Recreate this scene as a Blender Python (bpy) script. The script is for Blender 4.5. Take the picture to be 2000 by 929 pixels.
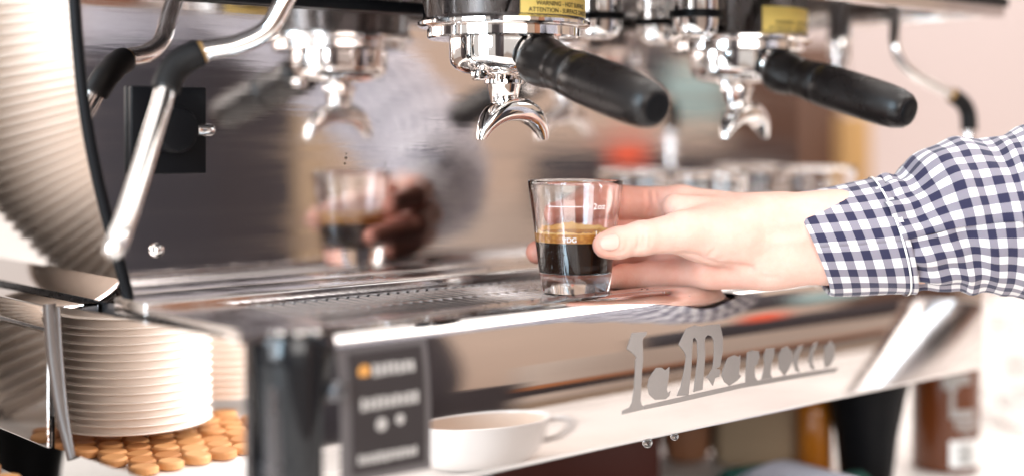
import bpy, bmesh, math, random
import numpy as np
from mathutils import Vector, Matrix
from mathutils.geometry import tessellate_polygon
random.seed(7); rng = np.random.default_rng(7)
PI = math.pi
for o in list(bpy.data.objects): bpy.data.objects.remove(o)
scn = bpy.context.scene
COL = scn.collection

# ------------------------------------------------------------------ frame
# Lengths are millimetres measured from the lens: X along the machine, Y into it, Z up.
FP = 2722.0                      # focal length in photograph pixels
HZ = 254.0                       # horizon row
CV, SV = 0.660, 0.751            # viewing direction in X, Y
LIFT = 270.0                     # lens height above the counter top
def U(r, d, z): return (SV*r + CV*d, -CV*r + SV*d, z)          # right, depth, up -> X, Y, Z
def S(px, py, d): return U((px-1000)/FP*d, d, -(py-HZ)/FP*d)
def SY(px, py, Y):                                              # pixel ray meets plane Y
    k = (px-1000)/FP
    X = Y*(CV + k*SV)/(SV - k*CV); d = CV*X + SV*Y
    return (X, Y, -(py-HZ)/FP*d)
def M3(p): return Vector((p[0]*.001, p[1]*.001, (p[2]+LIFT)*.001))

# ------------------------------------------------------------------ camera
cam = bpy.data.cameras.new('camera'); cam_o = bpy.data.objects.new('camera', cam); COL.objects.link(cam_o)
cam.sensor_width = 36; cam.lens = 36*FP/2000.0
cam.shift_y = -(464.5-HZ)/2000.0
cam.clip_start = .02; cam.clip_end = 60
cam.dof.use_dof = True; cam.dof.focus_distance = .815; cam.dof.aperture_fstop = 1.8; cam.dof.aperture_blades = 0
vd = Vector((CV, SV, 0)).normalized()
cam_o.location = M3((0, 0, 0)); cam_o.rotation_euler = vd.to_track_quat('-Z', 'Y').to_euler()
scn.camera = cam_o

# ------------------------------------------------------------------ world, lamps, exposure
w = bpy.data.worlds.new('World'); scn.world = w; w.use_nodes = True
bg = w.node_tree.nodes['Background']; bg.inputs[0].default_value = (1.0, .94, .90, 1); bg.inputs[1].default_value = .60
def area(name, loc, target, sx, sy, power, col):
    l = bpy.data.lights.new(name, 'AREA'); l.shape = 'RECTANGLE'; l.size = sx; l.size_y = sy; l.energy = power; l.color = col
    o = bpy.data.objects.new(name, l); COL.objects.link(o)
    o.location = M3(loc); o.rotation_euler = (M3(target)-M3(loc)).to_track_quat('-Z', 'Y').to_euler()
    return o
area('ceiling_and_fill_lamp', (900, 500, 1900), (900, 500, 0), 4.4, 4.4, 74, (1, .97, .94))
area('ceiling_and_fill_lamp', (840, -220, 1330), (600, 560, 0), .9, .7, 6, (1, .96, .92))  # unseen lamp added to raise a highlight on the handles
area('window_and_fill_lamp', (-900, 150, 420), (560, 640, 0), .35, 1.1, 18, (.62, .84, 1))
area('window_and_fill_lamp', (2100, -600, 1250), (720, 600, -40), .9, .9, 8, (1, .95, .90))
area('front_lamp', (-250, -900, 350), (330, 800, -60), 1.2, .7, 12, (1, .95, .91))
area('window_and_fill_lamp', (-200, 560, 20), (250, 900, -120), .3, .35, 2.2, (.9, .95, 1))  # no window here: unseen fill added to brighten the cup stacks
area('window_and_fill_lamp', (1900, 1100, 950), (640, 500, -40), .8, .8, 15, (1, .97, .95))  # no window here: unseen fill added for the sleeve's mirror side
scn.view_settings.view_transform = 'Standard'; scn.view_settings.look = 'None'
scn.view_settings.gamma = 1; scn.view_settings.exposure = .36; scn.view_settings.use_curve_mapping = False
scn.render.engine = 'CYCLES'
cy = scn.cycles; cy.max_bounces = 14; cy.transmission_bounces = 12; cy.glossy_bounces = 8; cy.transparent_max_bounces = 12
cy.caustics_reflective = False; cy.caustics_refractive = True; cy.blur_glossy = .6

# ------------------------------------------------------------------ materials
MAT = {}
def mat(name, col, rough=.5, metal=0., noise=0., nscale=60., bump=0., bscale=300., trans=0., ior=1.45, coat=0., sss=0., sssr=(1,.35,.2), rvar=0., stretch=(1,1,1), emit=None, spec=None):
    m = bpy.data.materials.new(name); m.use_nodes = True; nt = m.node_tree; N = nt.nodes; L = nt.links
    p = N['Principled BSDF']
    p.inputs['Base Color'].default_value = (*col, 1); p.inputs['Roughness'].default_value = rough; p.inputs['Metallic'].default_value = metal
    p.inputs['IOR'].default_value = ior; p.inputs['Transmission Weight'].default_value = trans; p.inputs['Coat Weight'].default_value = coat
    if spec is not None: p.inputs['Specular IOR Level'].default_value = spec
    if sss:
        p.inputs['Subsurface Weight'].default_value = sss; p.inputs['Subsurface Radius'].default_value = sssr; p.inputs['Subsurface Scale'].default_value = .004
    tc = N.new('ShaderNodeTexCoord'); mp = N.new('ShaderNodeMapping'); mp.inputs['Scale'].default_value = stretch
    L.new(tc.outputs['Object'], mp.inputs['Vector'])
    if noise or rvar:
        n = N.new('ShaderNodeTexNoise'); n.inputs['Scale'].default_value = nscale; n.inputs['Detail'].default_value = 5; L.new(mp.outputs[0], n.inputs['Vector'])
        if noise:
            r = N.new('ShaderNodeMix'); r.data_type = 'RGBA'
            r.inputs[6].default_value = (*[max(0, c*(1-noise)) for c in col], 1); r.inputs[7].default_value = (*[min(1, c*(1+noise)) for c in col], 1)
            L.new(n.outputs['Fac'], r.inputs[0]); L.new(r.outputs[2], p.inputs['Base Color'])
        if rvar:
            q = N.new('ShaderNodeMapRange'); q.inputs[1].default_value = .35; q.inputs[2].default_value = .7
            q.inputs[3].default_value = max(0, rough-rvar); q.inputs[4].default_value = rough+rvar; L.new(n.outputs['Fac'], q.inputs[0]); L.new(q.outputs[0], p.inputs['Roughness'])
    if bump:
        b = N.new('ShaderNodeTexNoise'); b.inputs['Scale'].default_value = bscale; b.inputs['Detail'].default_value = 3; L.new(mp.outputs[0], b.inputs['Vector'])
        bb = N.new('ShaderNodeBump'); bb.inputs['Strength'].default_value = bump; bb.inputs['Distance'].default_value = .001
        L.new(b.outputs['Fac'], bb.inputs['Height']); L.new(bb.outputs[0], p.inputs['Normal'])
    if emit: p.inputs['Emission Color'].default_value = (*col, 1); p.inputs['Emission Strength'].default_value = emit
    MAT[name] = m; return m
mat('chrome', (.86,.83,.81), .045, 1, rvar=.02, nscale=40)
mat('mirror', (.87,.81,.785), .07, 1, rvar=.045, nscale=16, bump=.02, bscale=60, stretch=(.4,1,6))
mat('panel_steel', (.82,.77,.75), .05, 1, rvar=.02, nscale=14, bump=.03, bscale=9, stretch=(.5,1,2.5))
mat('side_steel', (.95,.89,.86), .05, 1, rvar=.02, nscale=18, bump=.02, bscale=10)
mat('tray_steel', (.72,.69,.68), .2, 1, rvar=.07, nscale=60, bump=.05, bscale=400)
mat('grate_steel', (.66,.65,.66), .2, 1, rvar=.06, nscale=120)
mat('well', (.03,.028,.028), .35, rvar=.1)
mat('etched', (.25,.22,.205), .6, .0, noise=.06, nscale=900, bump=.05, bscale=2500)
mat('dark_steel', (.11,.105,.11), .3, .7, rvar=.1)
mat('pale_steel', (.84,.81,.79), .16, 1, rvar=.06)
mat('black_trim', (.006,.006,.007), .4, rvar=.08, spec=.12)
mat('black_gloss', (.008,.008,.009), .09, coat=.15, rvar=.03, spec=.4)
mat('edge_brown', (.07,.05,.042), .4, noise=.2)
mat('rubber', (.012,.011,.011), .5, spec=.2, bump=.08, bscale=900)
mat('handle', (.009,.0068,.0065), .30, spec=.42, noise=.2, nscale=70, bump=.10, bscale=1500, rvar=.06)
mat('sticker_yellow', (.93,.68,.18), .42, noise=.05, nscale=80)
mat('ink', (.06,.04,.02), .6, noise=.1)
mat('label_dark', (.030,.024,.024), .5, noise=.15, nscale=50, spec=.2)
mat('label_film_m', (.09,.078,.078), .35, noise=.1, spec=.4)
mat('label_print', (.36,.33,.31), .5, noise=.1, nscale=300)
mat('label_orange', (.55,.25,.06), .5, noise=.1)
mat('film', (.78,.46,.16), .5, noise=.15, nscale=300)
mat('glass', (1,1,1), .0, trans=1, ior=1.48)
mat('drop', (1,1,1), .0, trans=1, ior=1.33)
mat('white_print', (.9,.88,.86), .5, noise=.04)
mat('coffee', (.016,.0042,.0012), .12, noise=.3, nscale=60, spec=.2)
mat('porcelain', (.84,.80,.77), .18, coat=.3, noise=.02)
mat('cup_inside', (.72,.58,.48), .3, noise=.04)
mat('paper', (.90,.80,.72), .55, noise=.03, nscale=30, bump=.04, bscale=400)
mat('paper_lit', (.95,.85,.765), .6, noise=.03, nscale=30, bump=.04, bscale=400)  # same paper, lightened in colour to brighten the dim tall stack
mat('disc_wood', (.62,.27,.09), .5, noise=.25, nscale=60)
mat('counter', (.80,.75,.71), .3, noise=.05, nscale=9, rvar=.08)
mat('counter_wood', (.30,.16,.08), .5, noise=.25, nscale=30, stretch=(.2,1,3))
mat('wall', (.54,.445,.425), .8, noise=.04, nscale=3, bump=.1, bscale=60)
mat('wall_beige', (.88,.72,.60), .8, noise=.08, nscale=2)
mat('floor', (.45,.36,.31), .5, noise=.15, nscale=3)
mat('grey_mauve', (.30,.245,.25), .6, noise=.15, nscale=4)
mat('dark_cab', (.045,.037,.042), .45, noise=.2, nscale=6)
mat('wood_orange', (.62,.25,.10), .5, noise=.2, nscale=8, stretch=(.15,1,3))
mat('brown_dark', (.12,.058,.036), .5, noise=.25, nscale=8)
mat('wood_brown', (.34,.15,.075), .5, noise=.25, nscale=8, stretch=(.15,1,3))
mat('cream', (.82,.72,.63), .6, noise=.05, nscale=5)
mat('red', (.75,.12,.06), .5, noise=.1)
mat('orange', (.80,.22,.07), .5, noise=.1)
mat('ochre', (.44,.25,.09), .55, noise=.12, nscale=10)
mat('teal', (.30,.42,.42), .35, noise=.1)
mat('brown_glass', (.13,.034,.009), .2, coat=.1, noise=.2, nscale=12)
mat('amber', (.52,.17,.015), .15, coat=.5, noise=.2, nscale=14)
mat('redwood', (.10,.022,.014), .5, noise=.2, nscale=12, stretch=(.3,1,3))
mat('kraft', (.38,.27,.17), .7, noise=.15, nscale=12)
mat('towel', (.72,.68,.76), .9, noise=.08, nscale=40, bump=.3, bscale=700)
mat('towel_edge', (.02,.085,.065), .9, noise=.15, nscale=60, bump=.3, bscale=700)
mat('nail', (.76,.44,.36), .4, spec=.25, sss=.2, noise=.05, nscale=200)
mat('apron', (.032,.027,.032), .85, noise=.2, nscale=30, bump=.2, bscale=600)

def disc_variation():
    m = MAT['disc_wood']; nt = m.node_tree; N = nt.nodes; L = nt.links; p = N['Principled BSDF']
    oi = N.new('ShaderNodeObjectInfo'); cr = N.new('ShaderNodeValToRGB'); cr.color_ramp.elements[0].color = (.38,.13,.035,1); cr.color_ramp.elements[1].color = (.80,.44,.19,1)
    L.new(oi.outputs['Random'], cr.inputs[0]); mx = N.new('ShaderNodeMix'); mx.data_type = 'RGBA'; mx.inputs[0].default_value = .55
    old = p.inputs['Base Color'].links[0].from_socket; L.new(old, mx.inputs[6]); L.new(cr.outputs[0], mx.inputs[7]); L.new(mx.outputs[2], p.inputs['Base Color'])
disc_variation()
def skin_material():
    m = mat('skin', (.80,.50,.40), .5, sss=.25, bump=.22, bscale=900, spec=.35)
    nt = m.node_tree; N = nt.nodes; L = nt.links; p = N['Principled BSDF']
    tc = N.new('ShaderNodeTexCoord'); n = N.new('ShaderNodeTexNoise'); n.inputs['Scale'].default_value = 70; n.inputs['Detail'].default_value = 9; n.inputs['Roughness'].default_value = .65
    L.new(tc.outputs['Object'], n.inputs['Vector'])
    at = N.new('ShaderNodeAttribute'); at.attribute_name = 'flush'
    mx = N.new('ShaderNodeMix'); mx.data_type = 'RGBA'; mx.inputs[6].default_value = (.78,.50,.41,1); mx.inputs[7].default_value = (.70,.27,.19,1)
    ad = N.new('ShaderNodeMath'); ad.operation = 'MULTIPLY_ADD'; ad.inputs[1].default_value = .95; L.new(n.outputs['Fac'], ad.inputs[0]); L.new(at.outputs['Fac'], ad.inputs[2])
    sb = N.new('ShaderNodeMath'); sb.operation = 'SUBTRACT'; sb.use_clamp = True; sb.inputs[1].default_value = .36; L.new(ad.outputs[0], sb.inputs[0])
    L.new(sb.outputs[0], mx.inputs[0]); L.new(mx.outputs[2], p.inputs['Base Color'])
skin_material()

def gingham():
    m = bpy.data.materials.new('gingham'); m.use_nodes = True; nt = m.node_tree; N = nt.nodes; L = nt.links; p = N['Principled BSDF']
    p.inputs['Roughness'].default_value = .85; p.inputs['Sheen Weight'].default_value = .2
    uv = N.new('ShaderNodeUVMap'); uv.uv_map = 'UVMap'; sp = N.new('ShaderNodeSeparateXYZ'); L.new(uv.outputs[0], sp.inputs[0])
    outs = []
    for i in (0, 1):
        fr = N.new('ShaderNodeMath'); fr.operation = 'FRACT'; L.new(sp.outputs[i], fr.inputs[0])
        pp = N.new('ShaderNodeMath'); pp.operation = 'PINGPONG'; pp.inputs[1].default_value = .5; L.new(sp.outputs[i], pp.inputs[0])
        mr = N.new('ShaderNodeMapRange'); mr.interpolation_type = 'SMOOTHSTEP'; mr.inputs[1].default_value = .235; mr.inputs[2].default_value = .265; L.new(pp.outputs[0], mr.inputs[0]); outs.append(mr)
    ad = N.new('ShaderNodeMath'); ad.operation = 'ADD'; L.new(outs[0].outputs[0], ad.inputs[0]); L.new(outs[1].outputs[0], ad.inputs[1])
    hf = N.new('ShaderNodeMath'); hf.operation = 'MULTIPLY'; hf.inputs[1].default_value = .5; L.new(ad.outputs[0], hf.inputs[0])
    cr = N.new('ShaderNodeValToRGB'); e = cr.color_ramp.elements
    e[0].position = 0; e[0].color = (.80,.765,.76,1); e[1].position = 1; e[1].color = (.018,.016,.055,1)
    k = cr.color_ramp.elements.new(.5); k.color = (.27,.24,.285,1)
    L.new(hf.outputs[0], cr.inputs[0])
    n = N.new('ShaderNodeTexNoise'); n.inputs['Scale'].default_value = 9; n.inputs['Detail'].default_value = 6; L.new(uv.outputs[0], n.inputs['Vector'])
    mx = N.new('ShaderNodeMix'); mx.data_type = 'RGBA'; mx.blend_type = 'MULTIPLY'; mx.inputs[0].default_value = .5
    L.new(cr.outputs[0], mx.inputs[6]); L.new(n.outputs['Color'], mx.inputs[7])
    hs = N.new('ShaderNodeMix'); hs.data_type = 'RGBA'; hs.inputs[0].default_value = .28; L.new(cr.outputs[0], hs.inputs[6]); L.new(mx.outputs[2], hs.inputs[7])
    L.new(hs.outputs[2], p.inputs['Base Color'])
    # thread weave
    wv = N.new('ShaderNodeTexWave'); wv.inputs['Scale'].default_value = 9; wv.inputs['Distortion'].default_value = .6; L.new(uv.outputs[0], wv.inputs['Vector'])
    b = N.new('ShaderNodeBump'); b.inputs['Strength'].default_value = .15; b.inputs['Distance'].default_value = .0006; L.new(wv.outputs['Fac'], b.inputs['Height']); L.new(b.outputs[0], p.inputs['Normal'])
    MAT['gingham'] = m
gingham()

def crema_material():
    m = mat('crema', (.55,.27,.07), .35)
    nt = m.node_tree; N = nt.nodes; L = nt.links; p = N['Principled BSDF']
    tc = N.new('ShaderNodeTexCoord'); v = N.new('ShaderNodeTexVoronoi'); v.inputs['Scale'].default_value = 380; L.new(tc.outputs['Object'], v.inputs['Vector'])
    cr = N.new('ShaderNodeValToRGB'); cr.color_ramp.elements[0].color = (.74,.34,.06,1); cr.color_ramp.elements[1].color = (.48,.16,.02,1); cr.color_ramp.elements[1].position = .7
    L.new(v.outputs['Distance'], cr.inputs[0]); L.new(cr.outputs[0], p.inputs['Base Color'])
crema_material()

# ------------------------------------------------------------------ geometry helpers (millimetres)
ORG = {}
def merge(*gs):
    v = []; f = []
    for g in gs:
        n = len(v); v += list(g[0]); f += [tuple(i+n for i in q) for q in g[1]]
    return v, f
def box(x0, x1, y0, y1, z0, z1):
    v = [(x, y, z) for z in (z0, z1) for y in (y0, y1) for x in (x0, x1)]
    return v, [(0,2,3,1),(4,5,7,6),(0,1,5,4),(1,3,7,5),(3,2,6,7),(2,0,4,6)]
def rbox(x0, x1, y0, y1, z0, z1, r=2, seg=2):
    bm = bmesh.new(); v, f = box(x0, x1, y0, y1, z0, z1)
    bv = [bm.verts.new(p) for p in v]
    for q in f: bm.faces.new([bv[i] for i in q])
    bmesh.ops.bevel(bm, geom=bm.edges[:], offset=r, segments=seg, profile=.5, affect='EDGES')
    bm.verts.index_update()
    g = [tuple(q.co) for q in bm.verts], [tuple(q.index for q in p.verts) for p in bm.faces]
    bm.free(); return g
def lathe(prof, base=(0,0,0), axis=(0,0,1), seg=48, cap0=True, cap1=True):
    q = Vector((0,0,1)).rotation_difference(Vector(axis).normalized()); B = Vector(base)
    v = []; f = []
    for r, z in prof:
        for k in range(seg):
            a = 2*PI*k/seg; v.append(tuple(B + q @ Vector((r*math.cos(a), r*math.sin(a), z))))
    for i in range(len(prof)-1):
        for k in range(seg):
            k2 = (k+1) % seg; f.append((i*seg+k, i*seg+k2, (i+1)*seg+k2, (i+1)*seg+k))
    if cap0: f.append(tuple(range(seg-1, -1, -1)))
    if cap1: n = (len(prof)-1)*seg; f.append(tuple(n+k for k in range(seg)))
    return v, f
def spline(pts, n):
    P = [np.array(p, float) for p in pts]; P = [2*P[0]-P[1]] + P + [2*P[-1]-P[-2]]; out = []
    for i in range(1, len(P)-2):
        for k in range(n):
            t = k/n; a, b, c, d = P[i-1:i+3]
            out.append(.5*((2*b)+(-a+c)*t+(2*a-5*b+4*c-d)*t*t+(-a+3*b-3*c+d)*t**3))
    out.append(P[-2]); return out
def tube(pts, rad, seg=20, cap=True):
    P = [Vector(p) for p in pts]; n = len(P)
    if not hasattr(rad, '__len__'): rad = [rad]*n
    T = [(P[min(i+1, n-1)]-P[max(i-1, 0)]).normalized() for i in range(n)]
    a = T[0].orthogonal().normalized(); v = []; f = []
    for i in range(n):
        a = (a - T[i]*a.dot(T[i])).normalized(); b = T[i].cross(a)
        for k in range(seg):
            t = 2*PI*k/seg; v.append(tuple(P[i] + (a*math.cos(t)+b*math.sin(t))*rad[i]))
    for i in range(n-1):
        for k in range(seg):
            k2 = (k+1) % seg; f.append((i*seg+k, i*seg+k2, (i+1)*seg+k2, (i+1)*seg+k))
    if cap: f += [tuple(range(seg-1, -1, -1)), tuple((n-1)*seg+k for k in range(seg))]
    return v, f
def extrude_poly(poly, depth_vec):
    n = len(poly); tri = tessellate_polygon([[Vector(p) for p in poly]])
    D = Vector(depth_vec); v = [tuple(p) for p in poly] + [tuple(Vector(p)+D) for p in poly]
    f = [tuple(t) for t in tri] + [tuple(i+n for i in reversed(t)) for t in tri] + [(i, (i+1) % n, (i+1) % n+n, i+n) for i in range(n)]
    return v, f
def mk(name, geo, m, parent=None, origin=None, smooth=35, uv=None, mesh=None):
    if parent is not None: org = ORG[parent.name]
    elif origin is not None: org = Vector(origin)
    else:
        A = np.array(geo[0]); org = Vector((*((A.min(0)+A.max(0))/2)[:2], A[:,2].min()))
    me = bpy.data.meshes.new(name)
    me.from_pydata([((p[0]-org[0])*.001, (p[1]-org[1])*.001, (p[2]-org[2])*.001) for p in geo[0]], [], geo[1])
    me.validate(); me.update()
    bm = bmesh.new(); bm.from_mesh(me); bmesh.ops.recalc_face_normals(bm, faces=bm.faces[:]); bm.to_mesh(me); bm.free()
    if smooth:
        me.polygons.foreach_set('use_smooth', [True]*len(me.polygons)); me.set_sharp_from_angle(angle=math.radians(smooth))
    me.materials.append(MAT[m] if isinstance(m, str) else m)
    o = bpy.data.objects.new(name, me); COL.objects.link(o)
    if parent is not None: o.parent = parent
    else: o.location = M3(org)
    ORG[o.name] = org
    if uv is not None:
        l = me.uv_layers.new(name='UVMap')
        for lp in me.loops: l.data[lp.index].uv = uv[lp.vertex_index]
    return o
def tag(o, label=None, cat=None, group=None, kind=None):
    if label: o['label'] = label
    if cat: o['category'] = cat
    if group: o['group'] = group
    if kind: o['kind'] = kind
    return o
def thing(name, label, cat, base, group=None):
    o = bpy.data.objects.new(name, None); o.empty_display_size = .02; COL.objects.link(o); o.location = M3(base); ORG[o.name] = Vector(base)
    return tag(o, label, cat, group)
def copy_tree(o, parent=None, delta=None):
    c = o.copy(); COL.objects.link(c)
    if parent is not None: c.parent = parent
    if delta is not None:
        c.location = o.location + Vector(delta)*.001; ORG[c.name] = ORG[o.name]+Vector(delta)
    else: ORG[c.name] = ORG[parent.name]
    for ch in [x for x in bpy.data.objects if x.parent == o]: copy_tree(ch, c)
    return c
def text_mesh(txt, size, bold=0.):
    cu = bpy.data.curves.new('t', 'FONT'); cu.body = txt; cu.size = size; cu.align_x = 'CENTER'; cu.offset = bold; cu.resolution_u = 3
    o = bpy.data.objects.new('t', cu); COL.objects.link(o); dg = bpy.context.evaluated_depsgraph_get(); dg.update()
    me = bpy.data.meshes.new_from_object(o.evaluated_get(dg))
    g = [tuple(v.co) for v in me.vertices], [tuple(p.vertices) for p in me.polygons]
    bpy.data.objects.remove(o); bpy.data.meshes.remove(me); return g

# ------------------------------------------------------------------ setting
MY = 710.0      # mirror plane of the splash back
FY = 545.0      # front face of the drip tray
XL, XR = 332.0, 943.0
tag(mk('counter', rbox(-500, 3000, 120, 2400, -310, -270, 4), 'counter'), kind='structure')
tag(mk('counter_base', box(-480, 2980, 150, 2380, -1170, -310.5), 'counter_wood'), kind='structure')
tag(mk('floor', box(-4000, 7000, -6000, 3000, -1180, -1170.5), 'floor'), kind='structure')
def quadwall(name, a, b, z0, z1, m, th=40):
    A = Vector((a[0], a[1], 0)); B = Vector((b[0], b[1], 0)); n = (B-A).cross(Vector((0,0,1))).normalized()*th
    v = [(*A[:2], z0), (*B[:2], z0), (*B[:2], z1), (*A[:2], z1)]; v += [tuple(Vector(p)+n) for p in v]
    return tag(mk(name, (v, [(0,1,2,3),(7,6,5,4),(0,4,5,1),(1,5,6,2),(2,6,7,3),(3,7,4,0)]), m), kind='structure')
a = U(250, 2300, 0); b = U(3200, 2300, 0); quadwall('wall', a, b, -300, 1500, 'wall')
def VM(px, py, d):                # a point seen in the splash back at this pixel, as if d away: its real place
    X, Y, Z = S(px, py, d); return (X, 2*MY-Y, Z)
a = VM(-1500, 0, 5600); b = VM(2600, 0, 5600); quadwall('wall_front', b, a, -1170, 1700, 'wall_beige', -40)

# ------------------------------------------------------------------ espresso machine
mach = thing('espresso_machine', 'polished steel two group espresso machine with etched logo on its drip tray', 'espresso machine', (640, 760, -270))
def Xt(z):                        # left outline of the splash back
    zz = [-110, -97, -51, 0, 50, 90, 320]; xx = [350, 347, 333, 320.5, 315, 312.5, 311]
    return float(np.interp(z, zz, xx))
def Xs(z): return float(np.mean([Xt(z+k) for k in (-24,-16,-8,0,8,16,24)]))
zs = [-96 + i*8.4 for i in range(26)]
v = []; f = []
for z in zs: v += [(Xs(z), MY, z), (XR-4, MY, z)]
for i in range(len(zs)-1): f.append((2*i, 2*i+1, 2*i+3, 2*i+2))
n = len(v); v += [(x, y+3, z) for x, y, z in v[:n]]; f += [tuple(i+n for i in reversed(q)) for q in f[:]]
splash = mk('splash_back', (v, f), 'mirror', mach, smooth=20)
# black rubber edge with its little foot
mk('edge_trim', tube(spline([(Xs(z)-1, MY-3, z) for z in [-101, -80, -51, -20, 10, 40, 70, 110, 200]], 6), 3.2, 14), 'black_trim', mach)
mk('trim_foot', rbox(341, 384, MY-9, MY-1, -96.5, -91.5, 1.2), 'black_trim', mach)
mk('top_gasket', rbox(316, XR-6, MY-9, MY-.5, 73, 80.5, 1.5), 'black_trim', mach)
# polished side panel, bent inwards at its foot
v = []; f = []; ys = [MY+2, 760, 840, 920, 1010]
zz = [-96+i*6 for i in range(67)]
for z in zz:
    for y in ys: v.append((Xs(z)-1.5, y, z))
for i in range(len(zz)-1):
    for j in range(len(ys)-1): k = i*len(ys)+j; f.append((k, k+1, k+1+len(ys), k+len(ys)))
n = len(v); v += [(x+2, y, z) for x, y, z in v]; f += [tuple(i+n for i in reversed(q)) for q in f[:]]
mk('side_panel', (v, f), 'side_steel', mach, smooth=60)
mk('base_ledge', rbox(321, 352, 760, 1010, -112, -99, 2, 3), 'side_steel', mach)
mk('base_side', rbox(319.5, 322.5, 757, 1010, -178, -113, .8, 1), 'side_steel', mach)
mk('body_back', box(354, XR-5, MY+20, 1005, -176, 300), 'dark_steel', mach)
# upper body over the work area
up = mk('upper_body', rbox(313, XR, 529, 1008, 126, 300, 5, 3), 'pale_steel', mach)
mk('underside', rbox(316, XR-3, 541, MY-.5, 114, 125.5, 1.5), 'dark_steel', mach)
mk('end_wall', rbox(XR-14, XR-1, 541, MY-.5, 82.5, 113.5, 1.5), 'pale_steel', mach)
mk('front_strip', rbox(314, XR+.5, 527, 540, 82.5, 125.5, 1.5), 'pale_steel', mach)
mk('black_strip', rbox(314, XR+1, 524.5, 526.8, 89.5, 96.5, .6), 'black_trim', mach)
for (px, py, Y) in [(1170, 26, 655), (1286, 22, 665), (1360, 8, 600)]:
    x, y, z = SY(px, py, Y)
    lm = mk('lamp_housing', lathe([(0,0),(8,0),(13,3),(15,8),(15,54)], (x, y, 60), seg=32, cap0=False), 'chrome', mach)
    mk('housing_ring', lathe([(15.4,0),(17.5,.5),(17.5,5),(15.4,5.5)], (x, y, 72), seg=32, cap0=False, cap1=False), 'black_trim', lm)

# drip tray
def XLs(y): return float(np.interp(y, [545, 760], [334, 321]))
tray = mk('tray_body', merge(box(340, XR-6, 552, MY+10, -176, -118)), 'dark_steel', mach)
# front panel: rolled top edge, flat face, small return at the bottom
PZ = [(545., -177.), (545., -142.)]
th_ = 0.; y_, z_ = PZ[-1]
while z_ < -103:
    z_ += .5; th_ = math.radians(12.5)*((z_+142)/39)**1.15; y_ += .5*math.tan(th_); PZ.append((y_, z_))
ROLL = []; t0_ = th_
for t in np.linspace(t0_, PI/2, 12): ROLL.append((y_+12*(math.cos(t0_)-math.cos(t)), z_+12*(math.sin(t)-math.sin(t0_))))
def Yf(z): return float(np.interp(z, [p[1] for p in PZ], [p[0] for p in PZ]))
def conform(g):
    bm = bmesh.new(); bv = [bm.verts.new(p) for p in g[0]]
    for q in g[1]:
        try: bm.faces.new([bv[i] for i in q])
        except ValueError: pass
    for z in np.arange(-145, -98, 3.): bmesh.ops.bisect_plane(bm, geom=bm.verts[:]+bm.edges[:]+bm.faces[:], plane_co=(0,0,z), plane_no=(0,0,1))
    bm.verts.index_update()
    r = [(v.co.x, v.co.y+Yf(v.co.z)-FY, v.co.z) for v in bm.verts], [tuple(v.index for v in p.verts) for p in bm.faces]; bm.free(); return r
prof = [(563, ROLL[-1][1])] + ROLL[::-1] + PZ[-2:2:-3] + [(545, -142), (545, -174)] + [(548-3*math.cos(t), -174-3*math.sin(t)) for t in np.linspace(.3, PI/2, 4)] + [(556, -177), (556, -174.5), (563, -97)]
v = []; f = []; xs = list(np.linspace(362, XR, 13)); np_ = len(prof)
for x in xs:
    for y, z in prof: v.append((x, y, z))
for i in range(len(xs)-1):
    for j in range(np_): j2 = (j+1) % np_; f.append((i*np_+j, i*np_+j2, (i+1)*np_+j2, (i+1)*np_+j))
f += [tuple(range(np_)), tuple(reversed([(len(xs)-1)*np_+j for j in range(np_)]))]
front = mk('front_panel', (v, f), 'panel_steel', mach, smooth=40)
# polished left side of the tray
sp = [(XLs(y), y) for y in np.linspace(566, 752, 8)]
v = []; f = []
for x, y in sp: v += [(x, y, -98), (x, y, -177)]
for x, y in sp: v += [(x+3, y, -98), (x+3, y, -177)]
n = len(sp)
for i in range(n-1): f += [(2*i, 2*i+1, 2*i+3, 2*i+2), (2*n+2*i, 2*n+2*i+2, 2*n+2*i+3, 2*n+2*i+1), (2*i, 2*i+2, 2*n+2*i+2, 2*n+2*i), (2*i+1, 2*n+2*i+1, 2*n+2*i+3, 2*i+3)]
f += [(0, 2*n, 2*n+1, 1), (2*n-2, 2*n-1, 4*n-1, 4*n-2)]
mk('tray_side', (v, f), 'side_steel', mach)
mk('side_edge', tube(spline([(320, 756, -97), (320.5, 752, -125), (322, 744, -155), (324, 733, -180)], 5), 3.6, 14), 'edge_brown', mach)
# polished corner post, its dark reflection put into the black colour
cp = mk('corner_post', lathe([(16,-182),(17.5,-178),(18.8,-150),(20.2,-110),(20.5,-101),(19,-96.5),(16,-94.8)], (358.5, 564.5, 0), seg=48), 'black_gloss', mach)
for dx, dy in [(-9, -9), (1, -14), (6, -16), (-3, -15)]:
    mk('cap_screw', lathe([(2.6,-96.5),(2.6,-93.8),(1.8,-92.8),(.6,-92.4)], (355.5+dx, 566+dy, 0), seg=16), 'chrome', cp)
x, y, z = SY(650, 765, FY-1)
mk('panel_bolt', lathe([(5,0),(5,2),(3.6,3.6),(1,4.2)], (x+3, FY, z), (0,-1,0), 24), 'dark_steel', mach)
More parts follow.
